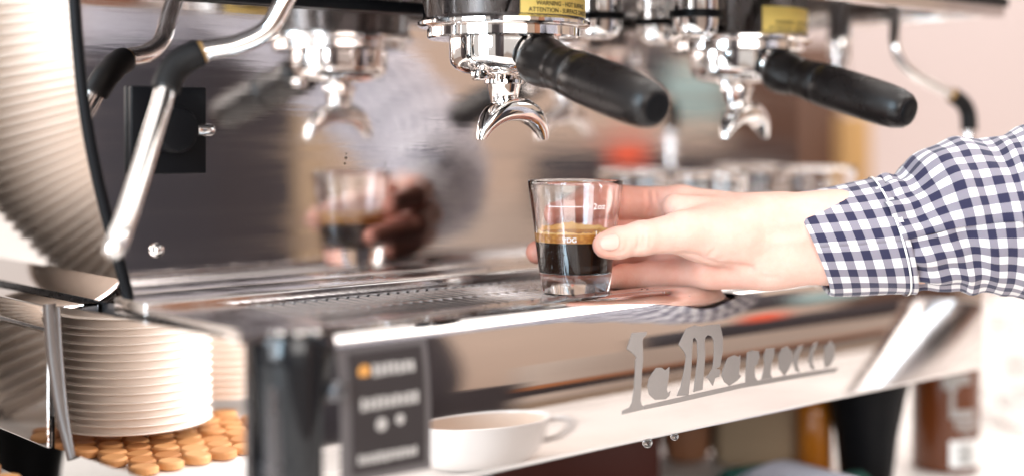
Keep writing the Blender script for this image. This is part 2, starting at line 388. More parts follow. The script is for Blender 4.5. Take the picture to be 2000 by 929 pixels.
# flat rim round the grate
g = merge(box(XLs(700)+2, XR-2, 560, 572, -98, -93.5), box(337, 384, 572.2, 671.5, -98, -94), box(XR-40, XR-2, 572.2, 671.5, -98, -94))
mk('tray_rim', g, 'tray_steel', mach)
mk('rear_ledge', rbox(336, XR-3, 672, MY-1, -99, -90, 1.2, 3), 'tray_steel', mach)
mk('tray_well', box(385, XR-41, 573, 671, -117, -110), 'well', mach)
gr = mk('drip_grate', merge(box(386, XR-42, 573.5, 577.5, -101, -95.6), box(386, XR-42, 580.5, 583, -101, -96.2), box(386, XR-42, 666, 670.5, -101, -95.6), box(386, XR-42, 624, 626.5, -101, -96.2), box(386, 389.5, 577.6, 665.9, -101, -95.6), box(XR-45.5, XR-42, 577.6, 665.9, -101, -95.6)), 'grate_steel', mach)
sl = None; x = 394.
while x < XR-48:
    if sl is None: sl = mk('slat', rbox(x, x+3.1, 583.2, 665.5, -100.5, -96, .9, 1), 'grate_steel', gr); x0 = x
    else:
        c = sl.copy(); COL.objects.link(c); c.location = ((x-x0)*.001, 0, 0); ORG[c.name] = ORG[gr.name]
    x += 7.2

gs = []
for k in range(150):
    x = random.uniform(400, 900); y = random.choice([random.uniform(561, 571), random.uniform(549, 561), random.uniform(674, 700)])
    z = -93.4 if 561 < y < 572 else (-89.9 if y > 600 else float(np.interp(y, [p[0] for p in ROLL], [p[1] for p in ROLL])))
    r = random.uniform(.3, 1.0)**1.4*1.0
    gs.append(lathe([(r, -.1), (r*.9, r*.35), (r*.5, r*.6), (r*.1, r*.68)], (x, y, z), seg=10))
mk('water_droplets', merge(*gs), 'drop', mach, smooth=60)['kind'] = 'stuff'
# etched lettering on the front panel
def plate(poly_zoom, depth=.5):
    P = [SY(1200+zx/4, 620+zy/4, FY-.25) for zx, zy in poly_zoom]; return extrude_poly(P, (0, depth, 0))
letters = [
 [(108,245),(160,120),(272,110),(268,135),(240,160),(232,190),(228,330),(218,400),(210,560),(205,640),(215,680),(232,690),(230,716),(60,755),(65,725),(120,700),(140,660),(155,560),(165,400),(170,330),(180,310),(150,275)],
 [(300,430),(330,390),(370,388),(400,410),(432,385),(428,440),(420,500),(410,560),(420,590),(440,570),(430,610),(400,635),(320,640),(275,600),(260,530),(275,470)],
 [(510,210),(580,85),(650,60),(700,70),(740,60),(840,50),(850,110),(855,160),(850,260),(825,380),(795,395),(830,405),(820,460),(790,470),(770,530),(740,482),(720,468),(770,390),(785,260),(785,180),(770,145),(740,135),(720,155),(712,190),(712,300),(700,420),(690,560),(620,580),(640,420),(655,300),(655,185),(640,155),(624,165),(613,240),(600,420),(580,605),(490,610),(520,540),(545,420),(565,310),(555,270)],
 [(850,400),(890,310),(940,290),(975,305),(985,290),(985,340),(975,440),(992,455),(960,490),(900,530),(860,500),(840,450)],
 [(1030,400),(1040,270),(1080,255),(1130,260),(1135,300),(1120,360),(1095,380),(1100,460),(1118,490),(1025,505)],
 [(1150,480),(1175,380),(1170,290),(1190,240),(1255,235),(1245,300),(1225,370),(1222,440),(1235,466)],
 [(1290,400),(1283,300),(1310,240),(1350,220),(1390,260),(1395,330),(1365,400),(1330,452)],
 [(1400,350),(1410,270),(1440,220),(1478,210),(1445,290),(1432,370),(1450,425),(1420,420)],
 [(1520,340),(1528,270),(1560,200),(1592,185),(1560,270),(1548,350),(1570,405),(1538,400)],
 [(1640,330),(1645,230),(1690,175),(1725,220),(1720,310),(1690,370),(1650,392)],
 [(238,683),(480,628),(1000,510),(1400,440),(1700,394),(1760,390),(1720,425),(1400,478),(1000,547),(480,666),(236,716)]]
for L_ in letters: mk('etched_letter', conform(plate(L_)), 'etched', front, smooth=0)
# printed label on the front panel; its print is too small and blurred to read
xa, xb = SY(686, 700, FY)[0], SY(828, 700, FY)[0]
mk('label_film', conform(box(xa-6, xb+4, FY-.5, FY+.2, -167, -103.5)), 'label_film_m', front)
lab = mk('panel_label', conform(box(xa, xb, FY-.9, FY-.3, -163, -106)), 'label_dark', front)
def lab_row(u0, u1, z0, z1, n, m='label_print'):
    wq = (u1-u0)/n; gs = []
    for i in range(n): gs.append(box(xa+(xb-xa)*(u0+wq*i), xa+(xb-xa)*(u0+wq*(i+.72)), FY-1.2, FY-.8, z0+random.uniform(0,.5), z1-random.uniform(0,.6)))
    mk('print_mark', conform(merge(*gs)), m, lab, smooth=0)
lab_row(.3, .9, -118, -112, 7); lab_row(.12, .93, -133.5, -127.5, 9); lab_row(.08, .9, -159, -154, 12)
mk('print_mark', lathe([(3.4,0),(3.4,.4)], (xa+8, Yf(-115)-.8, -115), (0,-1,0), 20), 'label_orange', lab)
mk('print_mark', lathe([(3.2,0),(3.2,.4)], (xa+17, FY-.8, -141), (0,-1,0), 20), 'label_print', lab)
mk('print_mark', lathe([(2.6,0),(2.6,.4)], (xa+28, FY-.8, -140), (0,-1,0), 20), 'label_print', lab)

# steam valve on the splash back
vp = mk('valve_plate', rbox(344.5, 390, MY-5, MY-.4, -24.5, 24, 1), 'black_trim', mach)
mk('valve_knob', lathe([(12.5,0),(12.8,2),(12.8,11),(11.5,13.5),(8,14.5)], (366, MY-5, 0), (0,-1,0), 40), 'black_trim', vp)
mk('valve_pin', lathe([(3.2,0),(3.4,.6),(3.4,9),(2.6,10.2)], (381, MY-10, 0), (1,0,0), 20), 'chrome', vp)
x, y, z = SY(306, 488, MY)
mk('wall_screw', lathe([(4.2,0),(4,1.4),(2.6,2.8),(.6,3.3)], (x, MY, z), (0,-1,0), 24), 'chrome', mach)
for (px, py, s) in [(676, 313, 1.), (753, 322, .5)]:
    x, y, z = SY(px, py, MY-.2)
    mk('coffee_splash', merge(lathe([(.5*s,-.2),(.9*s,0),(.4*s,.2)], (x, MY-.2, z+1.4*s), (0,-1,0), 10), lathe([(.5*s,-.2),(.7*s,0),(.4*s,.2)], (x-.8*s, MY-.2, z-2.*s), (0,-1,0), 10), lathe([(.4*s,-.2),(.5*s,0),(.2*s,.2)], (x+.3*s, MY-.2, z+4*s), (0,-1,0), 10)), 'ink', splash)

# steam wands
def wand(pts, rad, sleeve, tip=True):
    P = spline(pts, 10); n = len(P); i0, i1 = [int(q*(n-1)) for q in sleeve]
    o = mk('steam_wand', tube(P, rad, 24), 'chrome', mach)
    mk('rubber_sleeve', tube(P[i0:i1+1], [rad+1.7]+[rad+2.1]*(i1-i0-1)+[rad+1.7], 24), 'rubber', o)
    d = (Vector(P[-1])-Vector(P[-2])).normalized()
    if tip: mk('wand_tip', lathe([(rad*.98,-1),(rad+.3,0),(rad+.3,9),(rad*.9,12.5),(rad*.5,14.5)], P[-1], d, 24), 'pale_steel', o)
    if i1-i0 > 3: mk('brass_collar', tube([P[i0-1], P[i0]], [rad+.5, rad+.9], 24), 'ochre', o)
    return o
wand([SY(640,-110,640), SY(590,-60,642), SY(556,0,645), SY(522,58,650), SY(462,88,658), SY(392,103,666), SY(338,140,670), SY(310,222,664), SY(280,320,655), SY(248,420,645), SY(236,452,642)], 5.4, (.50,.65))
wand([SY(1748,-60,585), SY(1748,40,583), SY(1750,98,580), SY(1782,142,575), SY(1860,186,566), SY(1888,214,562), SY(1893,262,560), SY(1893,330,560), SY(1893,400,560)], 4.0, (.50,.74))
mk('water_tap', lathe([(5,-1),(6.5,0),(7,6),(8.8,10),(8.8,22),(9.6,23),(9.6,28),(8.4,30),(8.4,68)], (*SY(1640, 100, 640)[:2], 46), seg=32), 'chrome', mach)

# group heads
GX, GY = 542., 624.
def group_head(gx, first):
    if first is not None: return copy_group(first, gx)
    b = mk('group_head', lathe([(44,60),(49.5,60.2),(51.2,61.4),(51.2,63.2),(48.8,64.8),(48,66),(48,100),(46,104),(46,114)], (gx, GY, 0), seg=72, cap0=True), 'chrome', mach)
    mk('locking_ring', lathe([(36,53.4),(44.5,53.6),(45.5,54.6),(45.5,59.4),(44,60.4)], (gx, GY, 0), seg=72), 'chrome', b)
    a0, a1 = math.radians(-120), math.radians(-47)
    # yellow strip wrapped round the bell
    v = []; f = []; n = 24
    for i in range(n+1):
        a = a0+(a1-a0)*i/n
        for R, z in ((48.35, 65.0), (48.35, 82)): v.append((gx+R*math.cos(a), GY+R*math.sin(a), z))
    for i in range(n): f.append((2*i, 2*i+2, 2*i+3, 2*i+1))
    st = mk('warning_sticker', (v, f), 'sticker_yellow', b)
    for txt, z, sz in (('WARNING - HOT SURFACE', 70.2, 3.5), ('ATTENTION - SURFACE CHAUDE', 66.4, 3.5)):
        tv, tf = text_mesh(txt, sz, .07)
        xs = [p[0] for p in tv]; wd = max(xs)-min(xs); sc = min(1, 56/wd)
        am = (a0+a1)/2
        V2 = [(gx+48.5*math.cos(am+p[0]*sc/48.5), GY+48.5*math.sin(am+p[0]*sc/48.5), z+p[1]) for p in tv]
        mk('sticker_text', (V2, tf), 'ink', st, smooth=0)
    return b
def copy_group(src, gx):
    def cp(o, par):
        c = o.copy(); COL.objects.link(c); c.parent = par; ORG[c.name] = ORG[o.name]
        for ch in [q for q in bpy.data.objects if q.parent == o]: cp(ch, c)
        return c
    c = cp(src, mach); c.location = ((gx-GX)*.001, 0, 0); return c
g1 = group_head(GX, None); g2 = group_head(GX+214, g1)

# portafilters, held in the groups
def portafilter():
    t = thing('portafilter', 'nearer chrome double spout portafilter with black handle above the shot glass', 'portafilter', (GX, GY, 0), 'portafilters locked into the groups')
    b = mk('basket_body', lathe([(6,31.5),(14,32.2),(24,33.8),(29,36.2),(31.6,39.2),(32.4,43),(32.6,52),(32.8,54.5)], (GX, GY, 0), seg=72), 'chrome', t)
    mk('lug', rbox(GX-30, GX-22, GY-13, GY-5, 28.5, 35, 1.5), 'chrome', b)
    mk('spout_neck', lathe([(6.2,12),(7.2,13),(9.8,25.5),(10.2,27),(11.6,27.6),(11.6,29.6),(9.4,30.4),(7.4,31.5),(7.2,34)], (GX, GY, 0), seg=48), 'chrome', t)
    # arched double spout: a crescent swept across, thick at its crown
    v = []; f = []; n = 36; sec = 16
    for i in range(n+1):
        u = -1+2*i/n; a = u*math.radians(83)
        th = 5.2*(1-abs(u)**1.7)+1.9; dp = 6.5*(1-abs(u)**2.2)+2.6
        R = 24.5-.5*th; cx, cz = R*1.06*math.sin(a), R*math.cos(a)-8.5
        nx, nz = math.sin(a), math.cos(a)
        for k in range(sec):
            t_ = 2*PI*k/sec; c, s = math.cos(t_), math.sin(t_)
            c = math.copysign(abs(c)**.6, c); s = math.copysign(abs(s)**.6, s)
            yy = dp*s
            dent = 0
            v.append((GX+cx+nx*th*c+3, GY-5+yy, cz+nz*th*c))
    for i in range(n):
        for k in range(sec): k2 = (k+1) % sec; f.append((i*sec+k, i*sec+k2, (i+1)*sec+k2, (i+1)*sec+k))
    f += [tuple(range(sec-1,-1,-1)), tuple(n*sec+k for k in range(sec))]
    mk('double_spout', (v, f), 'chrome', t, smooth=50)
    A = Vector((GX-4, GY-28, 46)); B = Vector(SY(1055, 118, 585)); C = Vector(SY(1272, 207, 492)); D = (C-B).normalized(); Ln = (C-B).length
    mk('handle_stem', tube([A, B], [9.5, 10.5], 28), 'chrome', t)
    h = mk('handle', lathe([(9,-7),(12.8,-6.2),(14.6,-2.5),(14.8,3),(14.2,9),(12.9,15),(12.5,18.2),(12.9,18.9),(12.6,19.8),(13.2,26),(13.9,33),(13.5,33.8),(14.1,34.6),(14.2,44),(14.1,60),(13.9,78),(13.6,Ln-12),(12.9,Ln-4),(11.2,Ln+2),(9,Ln+4.6)], B, D, 56), 'handle', t, smooth=60)
    mk('end_cap', lathe([(8.6,Ln+3.6),(8.2,Ln+5.0),(6,Ln+5.6),(2,Ln+5.2)], B, D, 40), 'black_trim', h)
    return t
pf = portafilter()
p2 = copy_tree(pf, None, (214, 0, 0)); p2['label'] = 'farther blurred portafilter with black handle on the right group'
p2.rotation_euler = (0, 0, math.radians(6))

# legs of the machine
for (x, y) in [(916, 628), (916, 960), (390, 640), (390, 960)]:
    mk('leg', lathe([(19,-269.8),(20.5,-266),(24,-235),(30,-205),(35,-184),(36,-177.5)], (x, y, 0), seg=40), 'black_trim', mach)

# drops of water under the panel's edge
drop = None
for (px, py, s, lb) in [(1267, 862, 1., 'larger clear water drop hanging under the front panel edge'), (1320, 851, .8, 'smaller clear water drop hanging under the front panel edge')]:
    x, y, z = SY(px, py, FY+2)
    tag(mk('water_drop', lathe([(.2,-3.2*s),(1.5*s,-2.8*s),(2.6*s,-1.6*s),(2.9*s,-.2*s),(2.6*s,1*s),(1.8*s,2.2*s)], (x, FY+3, -177.2-1.2*s), seg=24), 'drop'), lb, 'water drop', 'water drops on the tray edge')

# ------------------------------------------------------------------ shot glasses
GR, GD = 37.6, 825.
GC = U(GR, GD, 0)
def glass_geo(c, zb, H=66., rt=28.5, rb=20.2):
    def ro(t): return rb+(rt-rb)*(t**1.05)
    out = [(rb-2, 0), (rb-.4, .5), (rb, 1.8)] + [(ro(t), H*t) for t in (.1,.17,.3,.5,.7,.85,.96)] + [(rt-.1, H-.7), (rt-.6, H)]
    inn = [(rt-1.3, H-.2), (rt-1.6, H-1.2)] + [(ro(t)-1.7-.3*(1-t), H*t) for t in (.96,.85,.7,.5,.3,.215)] + [(ro(.19)-3.2, H*.182), (ro(.18)-8, H*.176), (1, H*.173)]
    return lathe([(1,0.6), (rb-5, .5)]+out+inn, (c[0], c[1], zb), seg=72)
def inner_r(z, zb=-95.6, H=66., rt=28.5, rb=20.2):
    t = (z-zb)/H; return rb+(rt-rb)*(t**1.05)-1.7-.3*(1-t)
ZB = -95.6
sg = thing('shot_glass', 'clear measuring shot glass half full of espresso held in the hand', 'shot glass', (GC[0], GC[1], ZB))
mk('glass', glass_geo(GC, ZB), 'glass', sg, smooth=50)
zc = [-83.6, -82.5, -80, -75, -70, -65.4]
mk('coffee', lathe([(inner_r(-82)-4, -83.9), (inner_r(-82)-.6, -83)] + [(inner_r(z)+.25, z) for z in (-81.6, -78, -72, -65.4)], GC, seg=64), 'coffee', sg)
mk('crema', lathe([(inner_r(z)+.25, z) for z in (-65.35, -63, -60.2)] + [(inner_r(-60)-1.2, -60.0), (4, -60.2)], GC, seg=64), 'crema', sg)
# ragged film of crema clinging to the wall above the coffee
v = []; f = []; n = 160
for i in range(n+1):
    a = 2*PI*i/n
    hgt = .4 + 2.6*max(0, math.sin(a+.6))**2 + 1.6*max(0, math.sin(a*7+1))*random.random() + .9*random.random()
    if i == n: hgt = h0
    if i == 0: h0 = hgt
    for z in (-60.1, -60.1+hgt): v.append((GC[0]+(inner_r(z)-.12)*math.cos(a), GC[1]+(inner_r(z)-.12)*math.sin(a), z))
for i in range(n): f.append((2*i, 2*i+2, 2*i+3, 2*i+1))
mk('crema_film', (v, f), 'film', sg)
# printed volume marks
def outer_r(z): t = (z-ZB)/66.; return 20.2+(28.5-20.2)*t**1.05+.12
afront = math.atan2(-SV, -CV)
def on_glass(r, z):   # r: millimetres to the right of the glass axis as the lens sees it
    R = outer_r(z); a = afront + math.asin(max(-.98, min(.98, r/R))); return (GC[0]+R*math.cos(a), GC[1]+R*math.sin(a), z)
def print_text(txt, size, r, z):
    tv, tf = text_mesh(txt, size, .01); mk('printed_mark', ([on_glass(r+p[0], z+p[1]) for p in tv], tf), 'white_print', sg, smooth=0)
def print_line(r0, r1, z, th=.35):
    v = []; f = []
    for i in range(25):
        r = r0+(r1-r0)*i/24; v += [on_glass(r, z), on_glass(r, z+th)]
    for i in range(24): f.append((2*i, 2*i+2, 2*i+3, 2*i+1))
    mk('printed_mark', (v, f), 'white_print', sg, smooth=0)
print_line(-16.5, 8.0, -44.2); print_text('2oz', 5.0, 12.6, -45.6); print_text('1oz', 4.6, 13.2, -61); print_text('VDG', 4.0, -4.5, -64.6)
def plain_glass(X, Y, zb, label, H=66., rt=28.5, rb=20.2, cat='shot glass', group=None, name='shot_glass'):
    return tag(mk(name, glass_geo((X, Y), zb, H, rt, rb), 'glass', None, (X, Y, zb), smooth=50), label, cat, group)
plain_glass(782, 672, -95.6, 'empty blurred glass on the drip tray behind the hand', rt=30, rb=22)
plain_glass(918, 676, -95.6, 'empty blurred glass on the tray beside the checked cuff', rt=32, rb=24)

# ------------------------------------------------------------------ person: hand, sleeve
def hand_field():
    h = .8
    lo = np.array([2., 778., -104.]); hi = np.array([262., 892., -22.])
    gx = np.arange(lo[0], hi[0], h); gy = np.arange(lo[1], hi[1], h); gz = np.arange(lo[2], hi[2], h)
    X, Y, Z = np.meshgrid(gx.astype(np.float32), gy.astype(np.float32), gz.astype(np.float32), indexing='ij')
    def cone(a, b, ra, rb):
        a = np.array(a, np.float32); b = np.array(b, np.float32); ab = b-a; L2 = float(ab@ab)
        t = np.clip(((X-a[0])*ab[0]+(Y-a[1])*ab[1]+(Z-a[2])*ab[2])/L2, 0, 1)
        return np.sqrt((X-a[0]-t*ab[0])**2+(Y-a[1]-t*ab[1])**2+(Z-a[2]-t*ab[2])**2)-(ra+(rb-ra)*t)
    def ell(c, R):
        q = np.sqrt(((X-c[0])/R[0])**2+((Y-c[1])/R[1])**2+((Z-c[2])/R[2])**2); return (q-1)*min(R)
    def smin(a, b, k):
        hh = np.clip(.5+.5*(b-a)/k, 0, 1); return b+(a-b)*hh-k*hh*(1-hh)
    def chain(pts, rad, k=3.):
        d = None
        for i in range(len(pts)-1):
            c = cone(pts[i], pts[i+1], rad[i], rad[i+1]); d = c if d is None else smin(d, c, k)
        return d
    # fingers: knuckle, middle joint, end joint, tip
    idx = chain([(104,858,-46),(70,868,-45),(44,869,-48),(24,858,-52)], [11.5,10,8.8,7.2])
    mid = chain([(106,862,-62),(70,874,-62),(40,871,-67),(15.5,846,-74)], [11,9.8,8.8,7.2])
    rin = chain([(108,858,-76),(78,869,-77),(52,866,-80),(32,856,-83)], [10.5,9.5,8.4,7.2])
    pin = chain([(110,848,-87),(84,852,-88.5),(68,847,-89),(59,839,-89)], [9.5,8.4,7.6,6.6])
    fing = smin(smin(smin(idx, mid, 1.2), rin, 1.2), pin, 1.2)
    # thumb
    th = chain([(53.5,795.5,-65.5),(60,796.5,-64.5),(74,800,-62),(100,813,-59.5),(132,826,-62)], [7.6,8.6,9.3,12.2,17.5], 4)
    # palm
    pal = None
    for a, b, ra, rb in [((104,858,-46),(158,838,-54),11.5,14),((106,862,-62),(160,840,-62),11,15),((108,858,-76),(160,838,-70),10.8,15),((110,848,-86),(160,834,-78),10.2,14)]:
        c = cone(a, b, ra, rb); pal = c if pal is None else smin(pal, c, 7)
    pal = smin(pal, cone((118,842,-82),(150,832,-79),12.5,14), 7)       # heel of the hand
    pal = smin(pal, cone((98,838,-46),(132,832,-54),8,13), 9)            # web
    pal = smin(pal, ell((118,823,-63),(24,13.5,16)), 6)                    # thenar pad
    wr = smin(cone((150,833,-57),(262,838,-50),17.5,22), cone((150,833,-75),(262,838,-72),17.0,22), 10)
    pal = smin(pal, wr, 10)
    D = smin(smin(pal, th, 7), fing, 4.5)
    # creases
    def crease(pts, depth, wdt):
        nonlocal D
        best = None
        for i in range(len(pts)-1):
            c = cone(pts[i], pts[i+1], 0, 0); best = c if best is None else np.minimum(best, c)
        D = D+depth*np.exp(-(best/wdt)**2)
    for dx, dp in ((0,1.5),(3.0,1.8),(6.8,1.3)):
        crease([(70+dx,790.5,-55.5),(72.2+dx,790.0,-60),(71.6+dx,790.6,-66)], dp, 1.25)
    crease([(64.5,787.6,-57.6),(65.8,787.4,-62),(64.6,787.8,-68.2),(58,788,-69.8),(53,788.6,-69.2)], .8, 1.0)
    crease([(98,806,-72),(108,809,-74),(122,815,-80),(140,818,-81)], 1.8, 2.2)
    crease([(112,806,-62),(117,808,-68),(114,809,-74)], .8, 1.6)
    crease([(119,808,-60),(124,810,-67),(121,812,-74)], .6, 1.6)
    crease([(65,861,-36),(66,858,-44),(65,861,-54)], 2.2, 1.7)
    crease([(83,857,-36),(84,853,-46),(82,856,-56)], 1.5, 1.4); crease([(88,855,-38),(89,851,-47),(87,854,-56)], 1.0, 1.2)
    crease([(70,860,-69),(73,857.5,-77),(71,860,-85)], 2.2, 1.8); crease([(84,857,-70),(87,853,-78),(86,855,-86)], 1.2, 1.4)
    crease([(146,816,-52),(148,814,-62),(147,815,-72)], .15, 1.6)
    crease([(128,813,-80),(142,816,-86),(156,819,-86)], .7, 1.8)
    crease([(150,815,-66),(180,814,-63),(215,815,-60)], -.7, 3.0); crease([(152,816,-55),(190,816,-52)], -.5, 3.0)
    crease([(161,813,-50),(163,813,-62),(161,813,-76)], .6, 1.5)
    return lo, h, D
def surface_nets(lo, h, D):
    nx, ny, nz = D.shape; inside = D < 0
    c = inside.astype(np.int8)
    s = sum(c[i:nx-1+i, j:ny-1+j, k:nz-1+k] for i in (0,1) for j in (0,1) for k in (0,1))
    act = (s > 0) & (s < 8); idx = -np.ones(act.shape, np.int64); cells = np.argwhere(act); idx[act] = np.arange(len(cells))
    acc = np.zeros((len(cells), 3)); cnt = np.zeros(len(cells))
    ci, cj, ck = cells.T; corners = [(i,j,k) for i in (0,1) for j in (0,1) for k in (0,1)]
    for a in corners:
        for ax in range(3):
            if a[ax]: continue
            b = list(a); b[ax] = 1
            da = D[ci+a[0], cj+a[1], ck+a[2]].astype(float); db = D[ci+b[0], cj+b[1], ck+b[2]].astype(float)
            m = (da < 0) != (db < 0); t = np.where(m, da/np.where(m, da-db, 1), 0)
            p = np.array(a, float)[None, :].repeat(len(cells), 0); p[:, ax] += t
            acc[m] += p[m]; cnt[m] += 1
    V = lo + h*(cells + acc/cnt[:, None])
    F = []
    for ax in range(3):
        o1, o2 = [(1,2),(2,0),(0,1)][ax]
        sl0 = [slice(None)]*3; sl1 = [slice(None)]*3; sl0[ax] = slice(0, -1); sl1[ax] = slice(1, None)
        ch = inside[tuple(sl0)] != inside[tuple(sl1)]
        E = np.argwhere(ch)
        ok = (E[:, o1] > 0) & (E[:, o2] > 0) & (E[:, o1] < D.shape[o1]-1) & (E[:, o2] < D.shape[o2]-1); E = E[ok]
        def at(d1, d2):
            q = E.copy(); q[:, o1] -= d1; q[:, o2] -= d2; return idx[q[:,0], q[:,1], q[:,2]]
        A = np.stack([at(0,0), at(1,0), at(1,1), at(0,1)], 1)
        fl = inside[E[:,0], E[:,1], E[:,2]]
        A[~fl] = A[~fl][:, ::-1]; F.append(A)
    return V, np.concatenate(F)
lo, h, D = hand_field(); V, F = surface_nets(lo, h, D)
# relax the grid steps a little
E = np.concatenate([F[:, [0,1]], F[:, [1,2]], F[:, [2,3]], F[:, [3,0]]]); E = np.concatenate([E, E[:, ::-1]])
for it in range(2):
    s = np.zeros_like(V); c = np.zeros(len(V)); np.add.at(s, E[:,0], V[E[:,1]]); np.add.at(c, E[:,0], 1)
    V = V + .45*(s/np.maximum(c, 1)[:, None]-V)
W_ = np.stack([SV*V[:,0]+CV*V[:,1], -CV*V[:,0]+SV*V[:,1], V[:,2]], 1)
per = thing('person', 'person in navy checked shirt reaching in from the right to hold the shot glass', 'person', U(330, 830, -270))
body = mk('body', ([tuple(p) for p in W_], [tuple(int(i) for i in q) for q in F]), 'skin', per, smooth=180)
fl = body.data.attributes.new('flush', 'FLOAT', 'POINT')
# blood colour: finger pads, thumb tip and palm are naturally redder than the wrist
fv = np.clip((112-V[:,0])/60, 0, 1)*np.clip((V[:,1]-820)/25, 0, 1)*1.0 + .45*np.clip((66-V[:,0])/10, 0, 1)*(V[:,1] < 815) + .3*np.clip((V[:,0]-80)/20, 0, 1)*np.clip((150-V[:,0])/20, 0, 1)*np.clip((-74-V[:,2])/8, 0, 1)
fl.data.foreach_set('value', fv.astype(np.float32))
# thumb nail
from mathutils.bvhtree import BVHTree
bvh = BVHTree.FromPolygons([tuple(p) for p in V], [tuple(int(i) for i in q) for q in F])
v = []; f = []; nu, nv = 14, 12
for i in range(nu+1):
    for j in range(nv+1):
        u = i/nu; q = -1+2*j/nv
        rr = 49.6+u*11.2; zz_ = -63.2+q*4.7*(1-.30*(1-u)**3-.12*u**4)+u*1.0 - .8
        # rounded end and cuticle
        rr += (1-abs(q)**2.2)*0 + (abs(q)**2.6)*(2.6*(1-u)-1.8*u)
        R = np.interp(rr, [48, 53.5, 60, 74], [7.3, 7.6, 8.6, 9.3]); cd = np.interp(rr, [48, 53.5, 60, 74], [795.2, 795.5, 796.5, 800]); czz = np.interp(rr, [53.5, 60, 74], [-65.5, -64.5, -62])
        dz = zz_-czz; dd = math.sqrt(max(1, R*R-dz*dz))
        end = max(0, (55-rr))*.28
        hit = bvh.ray_cast(Vector((rr, 700, zz_)), Vector((0, 1, 0)))[0]
        dd_ = hit[1] if hit is not None else cd-dd
        v.append(U(rr, dd_-.55+.5*abs(q)**4+.3*u**6, zz_))
for i in range(nu):
    for j in range(nv): k = i*(nv+1)+j; f.append((k, k+1, k+nv+2, k+nv+1))
nl = mk('thumb_nail', (v, f), 'nail', per, smooth=60)
md = nl.modifiers.new('thick', 'SOLIDIFY'); md.thickness = .0006; md.offset = 0

# sleeve: sections along the arm (right, depth, height, half height, half depth, slant)
PER = 10.8
def loft_sleeve(secs, n, seg, fold, ru=31., u0=0., v0=0.):
    A = np.array(spline([np.array(s, float) for s in secs], n)); v = []; uv = []; f = []; s = v0
    C = np.array([U(a[0], a[1], a[2]) for a in A])
    for i in range(len(A)):
        if i: s += float(np.linalg.norm(C[i]-C[i-1]))
        t = C[min(i+1, len(A)-1)]-C[max(i-1, 0)]; t = Vector(t).normalized()
        upv = Vector((0,0,1)); side = t.cross(upv).normalized(); upv = side.cross(t).normalized()
        for k in range(seg+1):
            th = 2*PI*k/seg; w = fold(th, s, i/(len(A)-1))
            rz, rd = A[i][3]+w, A[i][4]+w
            p = Vector(C[i]) + upv*(rz*math.sin(th)) + side*(rd*math.cos(th)) - t*(A[i][5]*math.sin(th))
            v.append(tuple(p)); uv.append(((th*ru+u0)/PER, (s+.0*w)/PER))
    for i in range(len(A)-1):
        for k in range(seg): f.append((i*(seg+1)+k, i*(seg+1)+k+1, (i+1)*(seg+1)+k+1, (i+1)*(seg+1)+k))
    return (v, f), uv, s
def fold_cuff(th, s, q): return .5*math.sin(3*th+.06*s)+.25*math.sin(5*th+1+.1*s) + (1.1 if q < .03 else 0)*-.5
g_, uv, s1 = loft_sleeve([(177,838,-68.5,31.5,26,11),(205,838,-66.5,33.5,28,9.5),(231,838,-64,36,30,7)], 16, 96, fold_cuff)
cu = mk('cuff', g_, 'gingham', per, smooth=70, uv=uv)
md = cu.modifiers.new('thick', 'SOLIDIFY'); md.thickness = .0022; md.offset = -1
mk('seam', ([p for p in loft_sleeve([(226,838,-64.3,36.35,30.35,7.4),(227.2,838,-64.2,36.4,30.4,7.3)], 1, 96, lambda th, s, q: .5*math.sin(3*th+.06*40)+.25*math.sin(5*th+1+4))[0][0]], loft_sleeve([(0,0,0,1,1,0),(1,0,0,1,1,0)], 1, 96, lambda *a: 0)[0][1]), 'white_print', cu)
def fold_sl(th, s, q):
    near = math.exp(-max(0, s-2)/26)
    w = 1.9*near*math.sin(13*th+.5*math.sin(s*.1)) + 2.0*math.sin(.105*s+2.2*math.sin(th+.4)+1.0)*(1-near)
    w += 1.6*math.sin(.17*s-1.6*th+2)*max(0, math.sin(th*1.0+.9)) + .8*math.sin(.31*s+3.1*th)
    w += 1.8*math.exp(-((s-34)/9)**2)*max(0, math.sin(th-.2)) - 2.4*math.exp(-((s-20)/6)**2)*max(0, math.sin(th-.3))
    return w
g_, uv, _ = loft_sleeve([(227,838,-64,33.5,28.5,6),(240,838,-61,36.5,31,5),(258,838,-56,43,36,5),(280,838,-53,47.5,40,4),(310,836,-50,51,44,3),(360,826,-40,55,48,2),(420,800,-15,58,52,0),(480,745,30,62,58,0),(560,640,110,68,64,0),(660,520,190,72,70,0)], 12, 120, fold_sl, ru=46., u0=3.)
slv = mk('shirt_sleeve', g_, 'gingham', per, smooth=80, uv=uv)
# body of the shirt and apron, outside the picture but seen in the splash back
T0 = U(760, 430, 0)
secs = [(-900,125,95),(-500,135,100),(-200,128,95),(60,135,100),(200,140,95),(270,100,80),(300,55,55)]
v = []; f = []; uv = []; seg = 48
for i, (z, ra, rb) in enumerate(secs):
    for k in range(seg+1):
        th = 2*PI*k/seg; v.append((T0[0]+ra*math.cos(th), T0[1]+rb*math.sin(th), z)); uv.append((th*150/PER, z/PER))
for i in range(len(secs)-1):
    for k in range(seg): f.append((i*(seg+1)+k, i*(seg+1)+k+1, (i+1)*(seg+1)+k+1, (i+1)*(seg+1)+k))
mk('shirt_body', (v, f), 'gingham', per, smooth=80, uv=uv)
v = []; f = []
for i, (z, ra, rb) in enumerate(secs[:4]):
    for k in range(seg+1):
        th = 2*PI*k/seg; fo = 5*math.sin(9*th+.01*z)+3*math.sin(4*th+1); v.append((T0[0]+(ra+12+fo)*math.cos(th), T0[1]+(rb+12+fo)*math.sin(th), z+(40 if z > -800 else 0)))
for i in range(3):
    for k in range(seg): f.append((i*(seg+1)+k, i*(seg+1)+k+1, (i+1)*(seg+1)+k+1, (i+1)*(seg+1)+k))
